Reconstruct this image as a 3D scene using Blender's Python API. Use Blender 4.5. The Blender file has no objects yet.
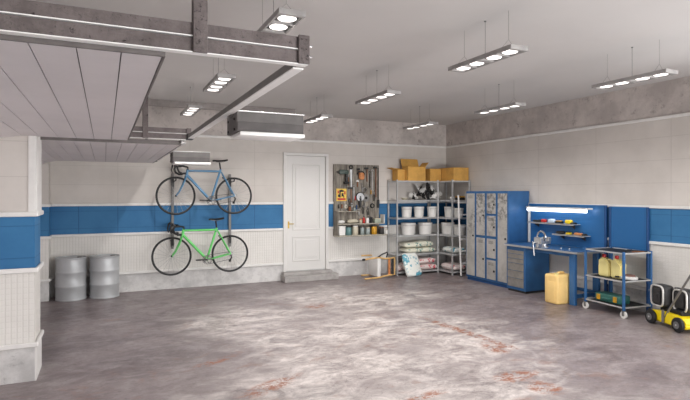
import bpy, bmesh, math, random
from mathutils import Vector, Matrix, Euler, noise
random.seed(7)
PI = math.pi
scene = bpy.context.scene
C = scene.collection
R = math.radians

# ------------------------------------------------------------------ materials
def lin(c):
    return tuple(((v/255)/12.92 if v/255 <= .04045 else ((v/255+.055)/1.055)**2.4) for v in c) + (1,)

class NT:
    def __init__(s, name):
        s.m = bpy.data.materials.new(name); s.m.use_nodes = True
        s.t = s.m.node_tree; s.b = s.t.nodes['Principled BSDF']; s.co = None
    def n(s, typ, **kw):
        x = s.t.nodes.new(typ)
        for k, v in kw.items():
            if k.startswith('i_'):
                key = k[2:]; key = int(key) if key.isdigit() else key.replace('_', ' ')
                s.put(x.inputs[key], v)
            else: setattr(x, k, v)
        return x
    def put(s, inp, v):
        if isinstance(v, bpy.types.NodeSocket): s.t.links.new(v, inp)
        else: inp.default_value = v
    def obj(s):
        if not s.co: s.co = s.n('ShaderNodeTexCoord').outputs['Object']
        return s.co
    def math(s, op, a, b=0.0, clamp=False):
        x = s.n('ShaderNodeMath', operation=op, use_clamp=clamp); s.put(x.inputs[0], a); s.put(x.inputs[1], b); return x.outputs[0]
    def mix(s, f, a, b):
        x = s.n('ShaderNodeMix', data_type='RGBA'); s.put(x.inputs[0], f); s.put(x.inputs[6], a); s.put(x.inputs[7], b); return x.outputs[2]
    def noise(s, scale, detail=4, rough=.6, vec=None, dist=0.0):
        x = s.n('ShaderNodeTexNoise'); x.inputs['Scale'].default_value = scale; x.inputs['Detail'].default_value = detail
        x.inputs['Roughness'].default_value = rough; x.inputs['Distortion'].default_value = dist
        s.put(x.inputs['Vector'], vec or s.obj()); return x.outputs[0]
    def ramp(s, v, lo, hi):
        x = s.n('ShaderNodeMapRange'); x.interpolation_type = 'SMOOTHSTEP'
        s.put(x.inputs[0], v); x.inputs[1].default_value = lo; x.inputs[2].default_value = hi; return x.outputs[0]
    def xyz(s, vec=None):
        x = s.n('ShaderNodeSeparateXYZ'); s.put(x.inputs[0], vec or s.obj()); return x.outputs
    def lines(s, v, per, off, w):           # 1 on thin lines every `per`
        a = s.math('SUBTRACT', v, off - per*50); a = s.math('DIVIDE', a, per); a = s.math('FRACT', a)
        a = s.math('SUBTRACT', a, .5); a = s.math('ABSOLUTE', a); a = s.math('SUBTRACT', .5, a)
        a = s.math('MULTIPLY', a, per); return s.ramp(a, w, w*.35)
    def bump(s, h, st=.3, d=.01):
        x = s.n('ShaderNodeBump'); x.inputs['Strength'].default_value = st; x.inputs['Distance'].default_value = d
        s.put(x.inputs['Height'], h); s.put(s.b.inputs['Normal'], x.outputs[0])
    def base(s, c): s.put(s.b.inputs['Base Color'], c)
    def set(s, rough=.5, metal=0.0, spec=None):
        s.put(s.b.inputs['Roughness'], rough); s.put(s.b.inputs['Metallic'], metal)
        if spec is not None: s.b.inputs['Specular IOR Level'].default_value = spec

_pm = {}
def pm(name, rgb, rough=.5, metal=0.0, var=.12, scale=9.0, bump=0.0, rgb2=None):
    if name in _pm: return _pm[name]
    t = NT(name); c1 = lin(rgb); c2 = lin(rgb2) if rgb2 else tuple(v*(1-var*2) for v in c1[:3]) + (1,)
    nz = t.noise(scale); t.base(t.mix(t.ramp(nz, .35, .7), c1, c2)); t.set(rough, metal)
    if bump: t.bump(nz, bump, .005)
    _pm[name] = t.m; return t.m

def emat(name, rgb, strength):
    t = NT(name); t.base(lin(rgb)); t.b.inputs['Emission Color'].default_value = lin(rgb); t.b.inputs['Emission Strength'].default_value = strength
    return t.m

def concrete_mat(name, a, b, dark, sc=3.0, spots=.5):
    t = NT(name); n1 = t.noise(sc, 8, .7); n2 = t.noise(sc*5, 6, .75); n3 = t.noise(sc*2.3, 8, .8)
    c = t.mix(t.ramp(n1, .35, .65), lin(a), lin(b))
    c = t.mix(t.math('MULTIPLY', t.ramp(n2, .55, .72), spots), c, lin(dark))
    c = t.mix(t.math('MULTIPLY', t.ramp(n3, .58, .66), spots), c, lin(dark))
    t.base(c); t.set(.85); t.bump(n2, .35, .01); return t.m
M_conc = concrete_mat('band_concrete', (200, 192, 187), (172, 164, 160), (112, 104, 101), 1.8, .55)
M_plinth = concrete_mat('plinth_concrete', (218, 216, 214), (186, 184, 183), (132, 130, 131), 2.5, .4)
M_rust = concrete_mat('stained_steel', (118, 109, 108), (96, 88, 87), (34, 30, 30), 11, 1.0)

def plaster():
    t = NT('wall_plaster'); x, y, z = t.xyz(); n = t.noise(1.6, 5); n2 = t.noise(30, 3)
    c = t.mix(t.ramp(n, .3, .7), lin((210, 204, 198)), lin((199, 193, 187)))
    h = t.math('ADD', t.math('ADD', t.lines(t.math('ADD', x, 0), 1.2, .2, .006), t.lines(y, 1.2, 4.56, .006)), t.lines(z, .32, 1.857, .005), True)
    c = t.mix(t.math('MULTIPLY', h, .2), c, lin((120, 112, 106)))
    t.base(c); t.set(.75); t.bump(t.math('SUBTRACT', t.math('MULTIPLY', n2, .3), h), .25, .006); return t.m
def bluewall():
    t = NT('blue_wall_panel'); x, y, z = t.xyz(); n = t.noise(2.2, 5)
    c = t.mix(t.ramp(n, .3, .7), lin((60, 118, 164)), lin((50, 106, 152)))
    v = t.math('ADD', t.lines(x, .6, .2, .007), t.lines(y, .6, 4.56, .007), True)
    hz = t.math('ADD', t.lines(z, 10, 1.41, .006), t.lines(z, 10, 1.12, .006), True)
    h = t.math('MAXIMUM', v, t.math('MULTIPLY', hz, .6))
    t.base(t.mix(t.math('MULTIPLY', h, .55), c, lin((12, 50, 88)))); t.set(.6, 0, .3); t.bump(t.math('SUBTRACT', 1.0, h), .3, .006); return t.m
def ribbed():
    t = NT('ribbed_wainscot'); x, y, z = t.xyz(); n = t.noise(2.0, 4)
    c = t.mix(t.ramp(n, .3, .7), lin((224, 221, 216)), lin((214, 211, 206)))
    v = t.math('ADD', t.lines(x, .045, .0, .008), t.lines(y, .045, .0, .008), True)
    h = t.math('ADD', v, t.math('MULTIPLY', t.lines(z, .05, .0, .007), .45), True)
    t.base(t.mix(t.math('MULTIPLY', h, .11), c, lin((140, 136, 130)))); t.set(.5); t.bump(t.math('SUBTRACT', 1.0, h), .35, .006); return t.m
M_plaster, M_bluewall, M_rib = plaster(), bluewall(), ribbed()

def floor_mat():
    t = NT('stained_floor'); ob = t.obj()
    mp = t.n('ShaderNodeMapping'); t.put(mp.inputs['Vector'], ob); mp.inputs['Scale'].default_value = (1.0, 1.5, 1); mp.inputs['Rotation'].default_value = (0, 0, R(-28))
    v = mp.outputs[0]
    n1 = t.noise(.75, 10, .66, v, .4); n2 = t.noise(2.6, 9, .72, v, .6); n3 = t.noise(9, 8, .75, v); n4 = t.noise(40, 5, .7, v)
    c = t.mix(t.ramp(n1, .34, .62), lin((106, 95, 96)), lin((138, 127, 127)))
    c = t.mix(t.math('MULTIPLY', t.ramp(n2, .4, .72), .5), c, lin((180, 172, 172)))
    c = t.mix(t.math('MULTIPLY', t.ramp(n3, .48, .72), .35), c, lin((84, 73, 72)))
    # pale worn patches, with the light on mid-floor painted into the colour too
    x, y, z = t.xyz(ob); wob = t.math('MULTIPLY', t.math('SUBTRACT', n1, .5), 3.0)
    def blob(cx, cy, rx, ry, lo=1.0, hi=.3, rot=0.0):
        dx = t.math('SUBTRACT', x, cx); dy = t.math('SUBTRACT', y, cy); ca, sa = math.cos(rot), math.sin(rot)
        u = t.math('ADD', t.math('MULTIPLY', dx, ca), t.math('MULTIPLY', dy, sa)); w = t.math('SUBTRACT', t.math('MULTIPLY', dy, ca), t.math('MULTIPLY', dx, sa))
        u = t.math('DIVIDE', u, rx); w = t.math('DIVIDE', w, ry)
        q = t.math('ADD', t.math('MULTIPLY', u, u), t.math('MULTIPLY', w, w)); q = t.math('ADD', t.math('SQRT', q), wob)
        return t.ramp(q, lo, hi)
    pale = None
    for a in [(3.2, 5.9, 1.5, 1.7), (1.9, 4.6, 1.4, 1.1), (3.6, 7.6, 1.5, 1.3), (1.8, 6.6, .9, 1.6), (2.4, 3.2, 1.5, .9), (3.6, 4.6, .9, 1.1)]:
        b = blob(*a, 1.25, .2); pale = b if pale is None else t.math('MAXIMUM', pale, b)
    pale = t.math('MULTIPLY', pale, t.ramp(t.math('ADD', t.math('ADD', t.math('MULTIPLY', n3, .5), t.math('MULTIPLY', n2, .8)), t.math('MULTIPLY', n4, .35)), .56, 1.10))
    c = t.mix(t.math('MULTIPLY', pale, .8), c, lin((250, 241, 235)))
    rust = None
    for a in [(4.02, 5.2, .07, 1.0, 1.1, .5, .08), (3.9, 4.45, .14, .3, 1.1, .4, 0), (3.47, 3.71, .24, .12, 1.1, .4, 0), (3.51, 3.36, .14, .18, 1.1, .4, 0),
              (1.43, 4.49, .5, .12, 1.1, .4, .5), (2.3, 3.6, .4, .08, 1.1, .4, .3), (2.9, 7.3, .3, .2, 1.1, .4, 0), (1.0, 5.3, .5, .1, 1.1, .3, .5), (3.0, 3.2, .3, .1, 1.1, .2, .2), (0.9, 3.9, .5, .2, 1.1, .3, .3)]:
        b = blob(*a); rust = b if rust is None else t.math('MAXIMUM', rust, b)
    rust = t.math('MULTIPLY', rust, t.ramp(t.math('ADD', t.math('MULTIPLY', n3, .7), t.math('MULTIPLY', n4, .4)), .53, .58))
    c = t.mix(t.math('MULTIPLY', rust, .95), c, lin((154, 96, 68)))
    c = t.mix(t.math('MULTIPLY', t.ramp(t.noise(1.9, 9, .7, v, 1.0), .56, .68), .45), c, lin((146, 112, 98)))
    c = t.mix(t.math('MULTIPLY', t.ramp(t.noise(17, 6, .8, v), .6, .68), .5), c, lin((206, 198, 196)))
    # hairline scratches
    w = t.n('ShaderNodeTexVoronoi', feature='DISTANCE_TO_EDGE'); w.inputs['Scale'].default_value = .8
    wv = t.n('ShaderNodeVectorMath', operation='ADD'); t.put(wv.inputs[0], v)
    nn = t.n('ShaderNodeTexNoise'); nn.inputs['Scale'].default_value = 3; t.put(nn.inputs['Vector'], v); t.put(wv.inputs[1], nn.outputs['Color']); t.put(w.inputs['Vector'], wv.outputs[0])
    crack = t.ramp(w.outputs[0], .006, .001); c = t.mix(t.math('MULTIPLY', t.ramp(n4, .5, .7), .35), c, lin((96, 84, 82)))
    c = t.mix(t.math('MULTIPLY', crack, .3), c, lin((84, 74, 72)))
    t.base(c); t.set(t.math('ADD', .24, t.math('MULTIPLY', n3, .3)), 0, .5)
    t.bump(t.math('ADD', n3, t.math('MULTIPLY', n4, .6)), .2, .01); return t.m
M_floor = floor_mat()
M_ceil = pm('ceiling_paint', (200, 197, 195), .9, var=.02, scale=1.2)
M_white = pm('white_paint', (228, 226, 223), .45, var=.03)
M_doorw = pm('white_door', (216, 214, 211), .4, var=.02, scale=2)
M_step = pm('step_concrete', (172, 168, 165), .8, var=.1, scale=8, bump=.2)
M_slat = pm('overhead_slat', (222, 216, 217), .5, var=.03, scale=2)
M_slatd = pm('slat_groove', (104, 98, 98), .7)
M_slatedge = pm('slat_edge', (112, 106, 104), .6)
M_flange = pm('bright_flange', (250, 249, 247), .4, 0, var=.02)
M_steel = pm('grey_steel', (140, 138, 136), .4, .6, var=.1)
M_silver = pm('silver_metal', (205, 205, 206), .28, .85, var=.06)
M_chrome = pm('chrome', (215, 215, 216), .15, 1, var=.03)
M_drum = pm('galvanised_drum', (188, 190, 192), .45, .3, var=.06, scale=4)
M_shelf = pm('shelf_metal', (205, 205, 205), .35, .45, var=.08)
M_bluep = pm('blue_powder_coat', (50, 100, 152), .45, .1, var=.08, scale=5)
M_blued = pm('dark_blue_coat', (30, 74, 126), .45, .1, var=.08)
M_black = pm('black_rubber', (28, 28, 29), .65, var=.2)
M_dark = pm('dark_plastic', (46, 45, 46), .5, var=.15)
M_grey = pm('grey_plastic', (110, 110, 110), .5, var=.1)
M_card = pm('cardboard', (214, 164, 84), .8, var=.1, scale=5)
M_cardd = pm('cardboard_tape', (176, 130, 62), .6)
M_bucket = pm('white_bucket', (226, 224, 220), .4, var=.05, scale=8)
M_cream = pm('cream_plastic', (236, 222, 150), .35, var=.04)
M_yellowcan = pm('yellow_jerrycan', (250, 212, 138), .45, var=.05, scale=5)
M_red = pm('red_plastic', (190, 40, 36), .4)
M_yellow = pm('yellow_mower', (244, 216, 20), .35, var=.04)
M_teal = pm('dark_teal', (52, 104, 96), .4)
M_wood = pm('pale_wood', (226, 184, 120), .5, var=.12, scale=14)
M_brown = pm('brown_handle', (136, 82, 48), .55, var=.2, scale=20)
M_leather = pm('tan_leather', (206, 134, 82), .6, var=.15, scale=14)
M_brass = pm('brass', (190, 160, 70), .3, .9)
M_bikeb = pm('blue_bike_paint', (88, 134, 168), .3, .1, var=.04)
M_bikeg = pm('green_bike_paint', (104, 206, 108), .3, .1, var=.04)
M_glassjar = pm('jar_glass', (150, 160, 158), .15, var=.1)
M_ochre = pm('ochre_tin', (206, 152, 40), .4)
M_beige = pm('beige_tin', (200, 192, 172), .5)
M_lamp = emat('lamp_glow', (255, 250, 246), 1.3)
M_tube = emat('tube_glow', (240, 248, 255), 4.0)
def board_mat():
    t = NT('weathered_boards'); x, y, z = t.xyz()
    mp = t.n('ShaderNodeMapping'); t.put(mp.inputs['Vector'], t.obj()); mp.inputs['Scale'].default_value = (9, 9, 1.2)
    n = t.noise(3, 8, .7, mp.outputs[0]); c = t.mix(t.ramp(n, .3, .7), lin((158, 151, 140)), lin((98, 92, 84)))
    t.base(t.mix(t.lines(x, .13, .02, .006), c, lin((30, 27, 24)))); t.set(.8); t.bump(n, .3, .01); return t.m
M_board = board_mat()
def cabdoor():
    t = NT('scuffed_locker_door'); x, y, z = t.xyz()
    n = t.noise(13, 9, .8); n2 = t.noise(2.2, 3, .5); hi = t.ramp(z, .7, 1.3)
    c = t.mix(t.ramp(t.noise(3, 4), .3, .7), lin((190, 187, 182)), lin((170, 167, 162)))
    m = t.math('MULTIPLY', t.ramp(n, .46, .56), t.math('MULTIPLY', t.ramp(n2, .36, .52), t.math('ADD', t.math('MULTIPLY', hi, .48), .12)))
    t.base(t.mix(m, c, lin((40, 40, 42)))); t.set(.45, .15); return t.m
M_cabdoor = cabdoor()
def sack_mat(name, ink, thr=.5, sc=9.0, basec=(232, 232, 226)):
    t = NT(name); n = t.noise(sc, 4, .6); n2 = t.noise(2.5, 2)
    m = t.math('MULTIPLY', t.ramp(n, thr, thr+.05), t.ramp(n2, .35, .5))
    t.base(t.mix(m, lin(basec), lin(ink))); t.set(.5); t.bump(t.noise(12, 3), .4, .01); return t.m
M_sackteal = sack_mat('teal_print_sack', (96, 168, 188), .53, 9, (236, 238, 232))
M_sackgreen = sack_mat('green_print_sack', (110, 150, 142), .58, 9, (226, 224, 206))
M_sackred = sack_mat('red_print_sack', (206, 84, 96), .57, 8, (232, 216, 212))
def glass_mat():
    t = NT('added_window_glass'); tr = t.n('ShaderNodeBsdfTransparent'); gl = t.n('ShaderNodeBsdfGlossy'); gl.inputs['Roughness'].default_value = .02
    mx = t.n('ShaderNodeMixShader'); mx.inputs[0].default_value = .06
    t.t.links.new(tr.outputs[0], mx.inputs[1]); t.t.links.new(gl.outputs[0], mx.inputs[2])
    t.t.links.new(mx.outputs[0], t.t.nodes['Material Output'].inputs[0]); return t.m
M_glass = glass_mat()

# ------------------------------------------------------------------ mesh builder
class MB:
    def __init__(s): s.bm = bmesh.new(); s.mi = 0; s.T = Matrix.Identity(4)
    def mat(s, i): s.mi = i; return s
    def xf(s, loc=(0, 0, 0), rot=(0, 0, 0)):
        s.T = Matrix.Translation(Vector(loc)) @ Euler(rot).to_matrix().to_4x4(); return s
    def _add(s, verts, faces):
        vs = [s.bm.verts.new(s.T @ Vector(v)) for v in verts]
        for f in faces:
            try: fc = s.bm.faces.new([vs[i] for i in f]); fc.material_index = s.mi; fc.smooth = True
            except ValueError: pass
        return vs
    def box(s, x0, x1, y0, y1, z0, z1, bev=0.0, seg=2):
        v = [(x, y, z) for x in (x0, x1) for y in (y0, y1) for z in (z0, z1)]
        f = [(0, 1, 3, 2), (4, 6, 7, 5), (0, 4, 5, 1), (2, 3, 7, 6), (0, 2, 6, 4), (1, 5, 7, 3)]
        vs = s._add(v, f)
        if bev:
            es = list({e for w in vs for e in w.link_edges})
            r = bmesh.ops.bevel(s.bm, geom=es, offset=bev, segments=seg, affect='EDGES', profile=.5)
            for fc in r['faces']: fc.material_index = s.mi; fc.smooth = True
        return s
    def ring(s, rings, closed_u=True, cap=True, closed_v=False):
        n = len(rings[0]); vs = [v for r in rings for v in r]; f = []
        m = len(rings)
        for i in range(m if closed_v else m-1):
            a = i*n; b = ((i+1) % m)*n
            for j in range(n if closed_u else n-1):
                k = (j+1) % n; f.append((a+j, a+k, b+k, b+j))
        if cap and not closed_v: f.append(tuple(range(n-1, -1, -1))); f.append(tuple((m-1)*n+j for j in range(n)))
        s._add(vs, f); return s
    def lathe(s, prof, n=20, c=(0, 0, 0), cap=True):
        rs = [[(c[0]+r*math.cos(2*PI*j/n), c[1]+r*math.sin(2*PI*j/n), c[2]+z) for j in range(n)] for r, z in prof]
        return s.ring(rs, cap=cap)
    def tube(s, pts, r, n=8, closed=False, flat=1.0):
        pts = [Vector(p) for p in pts]; rs = []; m = len(pts); prev = None
        for i, p in enumerate(pts):
            if closed: t = pts[(i+1) % m]-pts[i-1]
            else: t = pts[min(i+1, m-1)]-pts[max(i-1, 0)]
            t.normalize()
            if prev is None:
                up = Vector((0, 0, 1)) if abs(t.z) < .9 else Vector((1, 0, 0)); u = t.cross(up).normalized()
            else:
                u = (prev-t*prev.dot(t)).normalized()
            prev = u; w = t.cross(u); rr = r[i] if isinstance(r, (list, tuple)) else r
            rs.append([tuple(p+u*math.cos(2*PI*j/n)*rr+w*math.sin(2*PI*j/n)*rr*flat) for j in range(n)])
        return s.ring(rs, closed_v=closed)
    def cyl(s, a, b, r, r2=None, n=12):
        return s.tube([a, b], [r, r if r2 is None else r2], n)
    def torus(s, c, rad, r, axis='y', n=40, k=8, a0=0, a1=2*PI):
        full = abs(a1-a0-2*PI) < 1e-6; pts = []
        for i in range(n if full else n+1):
            a = a0+(a1-a0)*i/n; u, v = math.cos(a)*rad, math.sin(a)*rad
            pts.append({'y': (c[0]+u, c[1], c[2]+v), 'z': (c[0]+u, c[1]+v, c[2]), 'x': (c[0], c[1]+u, c[2]+v)}[axis])
        return s.tube(pts, r, k, closed=full)
    def prism(s, outline, y0, y1, plane='xz'):
        n = len(outline); f3 = {'xz': lambda p, t: (p[0], t, p[1]), 'yz': lambda p, t: (t, p[0], p[1]), 'xy': lambda p, t: (p[0], p[1], t)}[plane]
        s._add([f3(p, y0) for p in outline]+[f3(p, y1) for p in outline],
               [tuple(range(n)), tuple(range(2*n-1, n-1, -1))]+[(i, (i+1) % n, n+(i+1) % n, n+i) for i in range(n)])
        return s
    def sq(s, c, size, e1=.5, e2=.4, nu=18, nv=12, wob=0.0, seed=0):   # superellipsoid
        def p(v, e): return math.copysign(abs(v)**e, v)
        rs = []
        for i in range(1, nv):
            b = -PI/2+PI*i/nv; row = []
            for j in range(nu):
                a = 2*PI*j/nu; x = p(math.cos(b), e1)*p(math.cos(a), e2); y = p(math.cos(b), e1)*p(math.sin(a), e2); z = p(math.sin(b), e1)
                if wob:
                    k = 1+wob*noise.noise(Vector((x*2+seed, y*2, z*2))); x *= k; y *= k; z *= k
                row.append((c[0]+x*size[0]/2, c[1]+y*size[1]/2, c[2]+z*size[2]/2))
            rs.append(row)
        return s.ring(rs)
    def build(s, name, mats, parent=None, smooth=35):
        me = bpy.data.meshes.new(name); bmesh.ops.recalc_face_normals(s.bm, faces=s.bm.faces[:]); s.bm.to_mesh(me); s.bm.free()
        for m in (mats if isinstance(mats, (list, tuple)) else [mats]): me.materials.append(m)
        me.set_sharp_from_angle(angle=R(smooth))
        o = bpy.data.objects.new(name, me); C.objects.link(o)
        if parent: o.parent = parent
        return o

def thing(name, label, cat, loc=(0, 0, 0), rotz=0, group=None):
    o = bpy.data.objects.new(name, None); C.objects.link(o); o.empty_display_size = .1
    o.location = loc; o.rotation_euler = (0, 0, rotz); o['label'] = label; o['category'] = cat
    if group: o['group'] = group
    return o
def tag(o, label, cat, loc=None, rotz=None, group=None):
    o['label'] = label; o['category'] = cat
    if loc is not None: o.location = loc
    if rotz is not None: o.rotation_euler = (0, 0, rotz)
    if group: o['group'] = group
    return o
def struct(o): o['kind'] = 'structure'; return o
def dup(root, loc, rotz=None, label=None):
    r = root.copy(); C.objects.link(r); r.location = loc
    if rotz is not None: r.rotation_euler = (0, 0, rotz)
    if label: r['label'] = label
    for ch in list(root.children):
        c = ch.copy(); C.objects.link(c); c.parent = r
        for g in list(ch.children):
            d = g.copy(); C.objects.link(d); d.parent = c
    return r

# ------------------------------------------------------------------ room shell
XR, YB, XL, YF, H = 7.06, 9.73, -1.3, -2.4, 3.27
ZB = [(0, .31, 1), (.31, 1.0, 2), (1.0, 1.51, 3), (1.51, 2.765, 0), (2.765, H, 4)]
WM = [M_plaster, M_plinth, M_rib, M_bluewall, M_conc]
def banded(b, x0, x1, y0, y1, z0=0, z1=H):
    for a, c, m in ZB:
        lo, hi = max(a, z0), min(c, z1)
        if hi > lo: b.mat(m).box(x0, x1, y0, y1, lo, hi)
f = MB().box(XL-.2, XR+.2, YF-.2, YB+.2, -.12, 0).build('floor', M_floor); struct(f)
c = MB().box(XL-.2, XR+.2, YF-.2, YB+.2, H, H+.12).build('ceiling', M_ceil); struct(c)
DX0, DX1, DZ0, DZ1 = 3.172, 4.133, .17, 2.52
b = MB(); banded(b, XL-.2, DX0, YB, YB+.2); banded(b, DX1, XR+.2, YB, YB+.2); banded(b, DX0, DX1, YB, YB+.2, DZ1); banded(b, DX0, DX1, YB, YB+.2, 0, DZ0)
struct(b.build('wall_back', WM))
WY0, WY1, WZ0, WZ1 = -.6, 3.4, .9, 2.7
b = MB(); banded(b, XR, XR+.2, WY1, YB); banded(b, XR, XR+.2, YF, WY0); banded(b, XR, XR+.2, WY0, WY1, 0, WZ0); banded(b, XR, XR+.2, WY0, WY1, WZ1)
struct(b.build('wall_right', WM))
GX0, GX1 = 1.6, 6.8
b = MB(); banded(b, XL-.2, GX0, YF-.2, YF); banded(b, GX1, XR+.2, YF-.2, YF); banded(b, GX0, GX1, YF-.2, YF, 0, .05); banded(b, GX0, GX1, YF-.2, YF, 2.75)
struct(b.build('wall_front', WM))
PX = -.58
b = MB(); banded(b, XL-.2, XL, YF, YB)  # solid behind the door openings, added to keep light off the left floor
banded(b, XL, PX, 5.46, 5.90); banded(b, XL, -.81, 9.42, YB); banded(b, XL, PX, YF, 1.9)
o = struct(b.build('wall_left', WM))
# white reveal strips on pier end
def trim_run(b, z0, z1, dep=.035):
    pass
def prof_trim(n, segs, z, h=.045, dep=.03):
    b = MB()
    for x0, x1, y0, y1 in segs:
        b.box(x0, x1, y0, y1, z, z+h, .008, 1)
    struct(b.build('trim_%d' % n, M_white))
def runs(dep, back_cut=True):
    e = dep; s = []
    s += [(-.81, DX0-.0, YB-e, YB), (DX1+.0, XR, YB-e, YB)]
    s += [(XR-e, XR, YF, YB-e)]
    s += [(XL, PX+e, 5.46-e, 5.46), (PX, PX+e, 5.46, 5.90), (XL, PX+e, 5.90, 5.90+e)]
    s += [(XL, -.81+e, 9.42-e, 9.42), (-.81, -.81+e, 9.42, YB-e)]
    return s
prof_trim(1, runs(.03), .31)
prof_trim(2, runs(.028), .985)
prof_trim(3, runs(.028), 1.495)
b = MB()
for x0, x1, y0, y1 in [(-.81, XR, YB-.03, YB), (XR-.03, XR, YF, YB-.03), (XL, PX+.03, 5.43, 5.46), (PX, PX+.03, 5.46, 5.90)]: b.box(x0, x1, y0, y1, 2.74, 2.785, .008, 1)
struct(b.build('trim_4', M_white))
# pier corner boards (white, full height up to the overhead door)
b = MB().box(PX, PX+.012, 5.46, 5.90, 0, .31).box(PX, PX+.012, 5.46, 5.90, 1.54, 2.74); b.box(PX-.05, PX, 5.45, 5.46, 1.54, 2.74)
struct(b.build('trim_5', M_white))

# back door
b = MB()
b.box(DX0, DX0+.06, YB-.035, YB+.1, DZ0, DZ1-.06, .006, 1).box(DX1-.06, DX1, YB-.035, YB+.1, DZ0, DZ1-.06, .006, 1).box(DX0, DX1, YB-.035, YB+.1, DZ1-.06, DZ1, .006, 1)
dr = struct(MB().box(DX0+.063, DX1-.063, YB+.0, YB+.045, DZ0+.01, DZ1-.063, .004, 1).build('door_1', M_doorw))
b.build('door_frame', M_doorw, dr)
def panel_mould(b, x0, x1, z0, z1, y, w=.025):
    for a in ((x0, x1, z0, z0+w), (x0, x1, z1-w, z1), (x0, x0+w, z0+w, z1-w), (x1-w, x1, z0+w, z1-w)):
        b.box(a[0], a[1], y-.012, y, a[2], a[3], .005, 1)
    b.box(x0+.07, x1-.07, y-.008, y, z0+.07, z1-.07, .006, 1)
b = MB(); panel_mould(b, DX0+.19, DX1-.17, .98, 2.3, YB); b.build('door_panel', M_doorw, dr)
b = MB(); panel_mould(b, DX0+.19, DX1-.17, .36, .86, YB); b.build('door_panel', M_doorw, dr)
b = MB().box(DX0+.10, DX0+.13, YB-.008, YB, 1.02, 1.16, .004, 1).cyl((DX0+.115, YB-.01, 1.11), (DX0+.115, YB-.05, 1.11), .009)
b.cyl((DX0+.11, YB-.048, 1.11), (DX0+.21, YB-.048, 1.11), .009); b.build('door_handle', M_brass, dr)
# two concrete steps before the door
b = MB().box(3.12, 4.245, 9.44, YB, 0, .115, .006, 1).box(3.14, 4.165, 9.565, YB, .115, .168, .004, 1)
tag(b.build('door_step', M_step), 'low grey two-tier concrete doorstep below the white panelled door', 'step')

# unseen windows, added and sized for the light they let in
def added_window(n, w, axis):
    b = MB(); x0, x1, z0, z1, p = w
    def bx(a0, a1, c0, c1, t0=.02, t1=.12):
        if axis == 'x': b.box(a0, a1, p-t1, p-t0, c0, c1)
        else: b.box(p+t0, p+t1, a0, a1, c0, c1)
    k = .06
    bx(x0, x1, z0, z0+k); bx(x0, x1, z1-k, z1); bx(x0, x0+k, z0+k, z1-k); bx(x1-k, x1, z0+k, z1-k)
    m = 4
    for i in range(1, m): q = x0+(x1-x0)*i/m; bx(q-.025, q+.025, z0+k, z1-k)
    o = struct(b.build('added_window_%d' % n, M_white))
    b = MB()
    if axis == 'x': b.box(x0+k, x1-k, p-.075, p-.07, z0+k, z1-k)
    else: b.box(p+.07, p+.075, x0+k, x1-k, z0+k, z1-k)
    b.build('pane', M_glass, o)
added_window(1, (WY0, WY1, WZ0, WZ1, XR), 'y')
added_window(2, (GX0, GX1, .05, 2.75, YF), 'x')

# ------------------------------------------------------------------ overhead garage doors
def garage_door(label, y0, y1, xs):
    t = thing('garage_door', label, 'garage door', (0, y0, 0))
    L = y1-y0; zt = 2.228; pts = [(x, zt) for x in xs]
    cx, cz, rr = -.68, zt-.46, .46
    pts.append((-.68, zt))
    for a in (20, 40, 60, 80): pts.append((cx-rr*math.sin(R(a)), cz+rr*math.cos(R(a))))
    z = cz-.08
    while z > .12: pts.append((cx-rr-.005, z)); z -= .155
    pts.append((cx-rr-.005, .01))  # unseen run down to the floor, added to shut out side light
    def slab(b, p, q, th, g):
        p, q = Vector(p), Vector(q); d = (q-p).normalized(); n = Vector((-d.y, d.x)) ; p2, q2 = p+d*g, q-d*g
        if n.y < 0 and abs(n.y) > .1: n = -n
        if abs(n.y) <= .1 and n.x > 0: n = -n
        b.prism([tuple(p2), tuple(q2), tuple(q2+n*th), tuple(p2+n*th)], 0, L, 'xz')
    b = MB()
    for i in range(len(pts)-1): slab(b, pts[i], pts[i+1], .03, .0022)
    b.build('slat_panel', M_slat, t)
    b = MB()
    for i in range(len(pts)-1):
        p, q = Vector(pts[i]), Vector(pts[i+1]); 
        n = Vector((0, .008)) if p.x > cx-.01 else Vector((-.008, .004))
        slab(b, tuple(p+n), tuple(q+n), .02, -.002)
    b.build('backing', M_slatd, t)
    MB().box(-.68, xs[0]+.01, -.012, 0, zt-.001, zt+.045).box(xs[0], xs[0]+.01, 0, L, zt-.002, zt+.045).build('edge_rail', M_slatedge, t)
    return t
garage_door('raised slatted white garage door overhead, nearest the camera', 2.1, 5.50, (.20, .055, -.095, -.245, -.395, -.545))
garage_door('raised slatted white garage door overhead, beyond the pier and by the drums', 5.80, 9.40, (.735, .61, .46, .31, .16, .01, -.14, -.29, -.44, -.58))

def channel(b, x0, x1, y, z0, z1, t=.03):
    b.mat(0).box(x0, x1, y, y+t, z0, z1); b.mat(1).box(x0, x1, y-.006, y+t+.004, z0-.004, z0)
def beam(label, y, z0, x0, x1, postx, far=False):
    t = thing('support_beam', label, 'beam', (0, y, z0))
    b = MB(); channel(b, x0, x1, 0, .062, .112); b.build('upper_rail', [M_rust, M_flange], t)
    b = MB(); channel(b, x0, x1, 0, 0, .054); b.build('lower_rail', [M_rust, M_flange], t)
    b = MB().box(postx-.027, postx+.027, -.016, -.004, -.004, H-z0-.002, .002, 1)
    for zz in (.03, .085): b.cyl((postx-.012, -.024, zz), (postx-.012, -.014, zz), .004, n=6)
    b.box(postx-.027, postx-.02, -.004, .03, .112, H-z0-.002)
    b.build('hanger_post', M_rust, t)
    b = MB().box(x1-.045, x1+.004, -.014, -.004, -.002, .118, .002, 1)
    for zz in (.02, .06, .1):
        for xx in (x1-.03, x1-.01): b.cyl((xx, -.019, zz), (xx, -.012, zz), .0035, n=6)
    b.build('end_plate', M_rust, t)
    for zz in (.035, .08): MB().cyl((x1, .012, zz), (x1+.022, .012, zz), .005, n=8).build('bolt', M_chrome, t)
    return t
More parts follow.
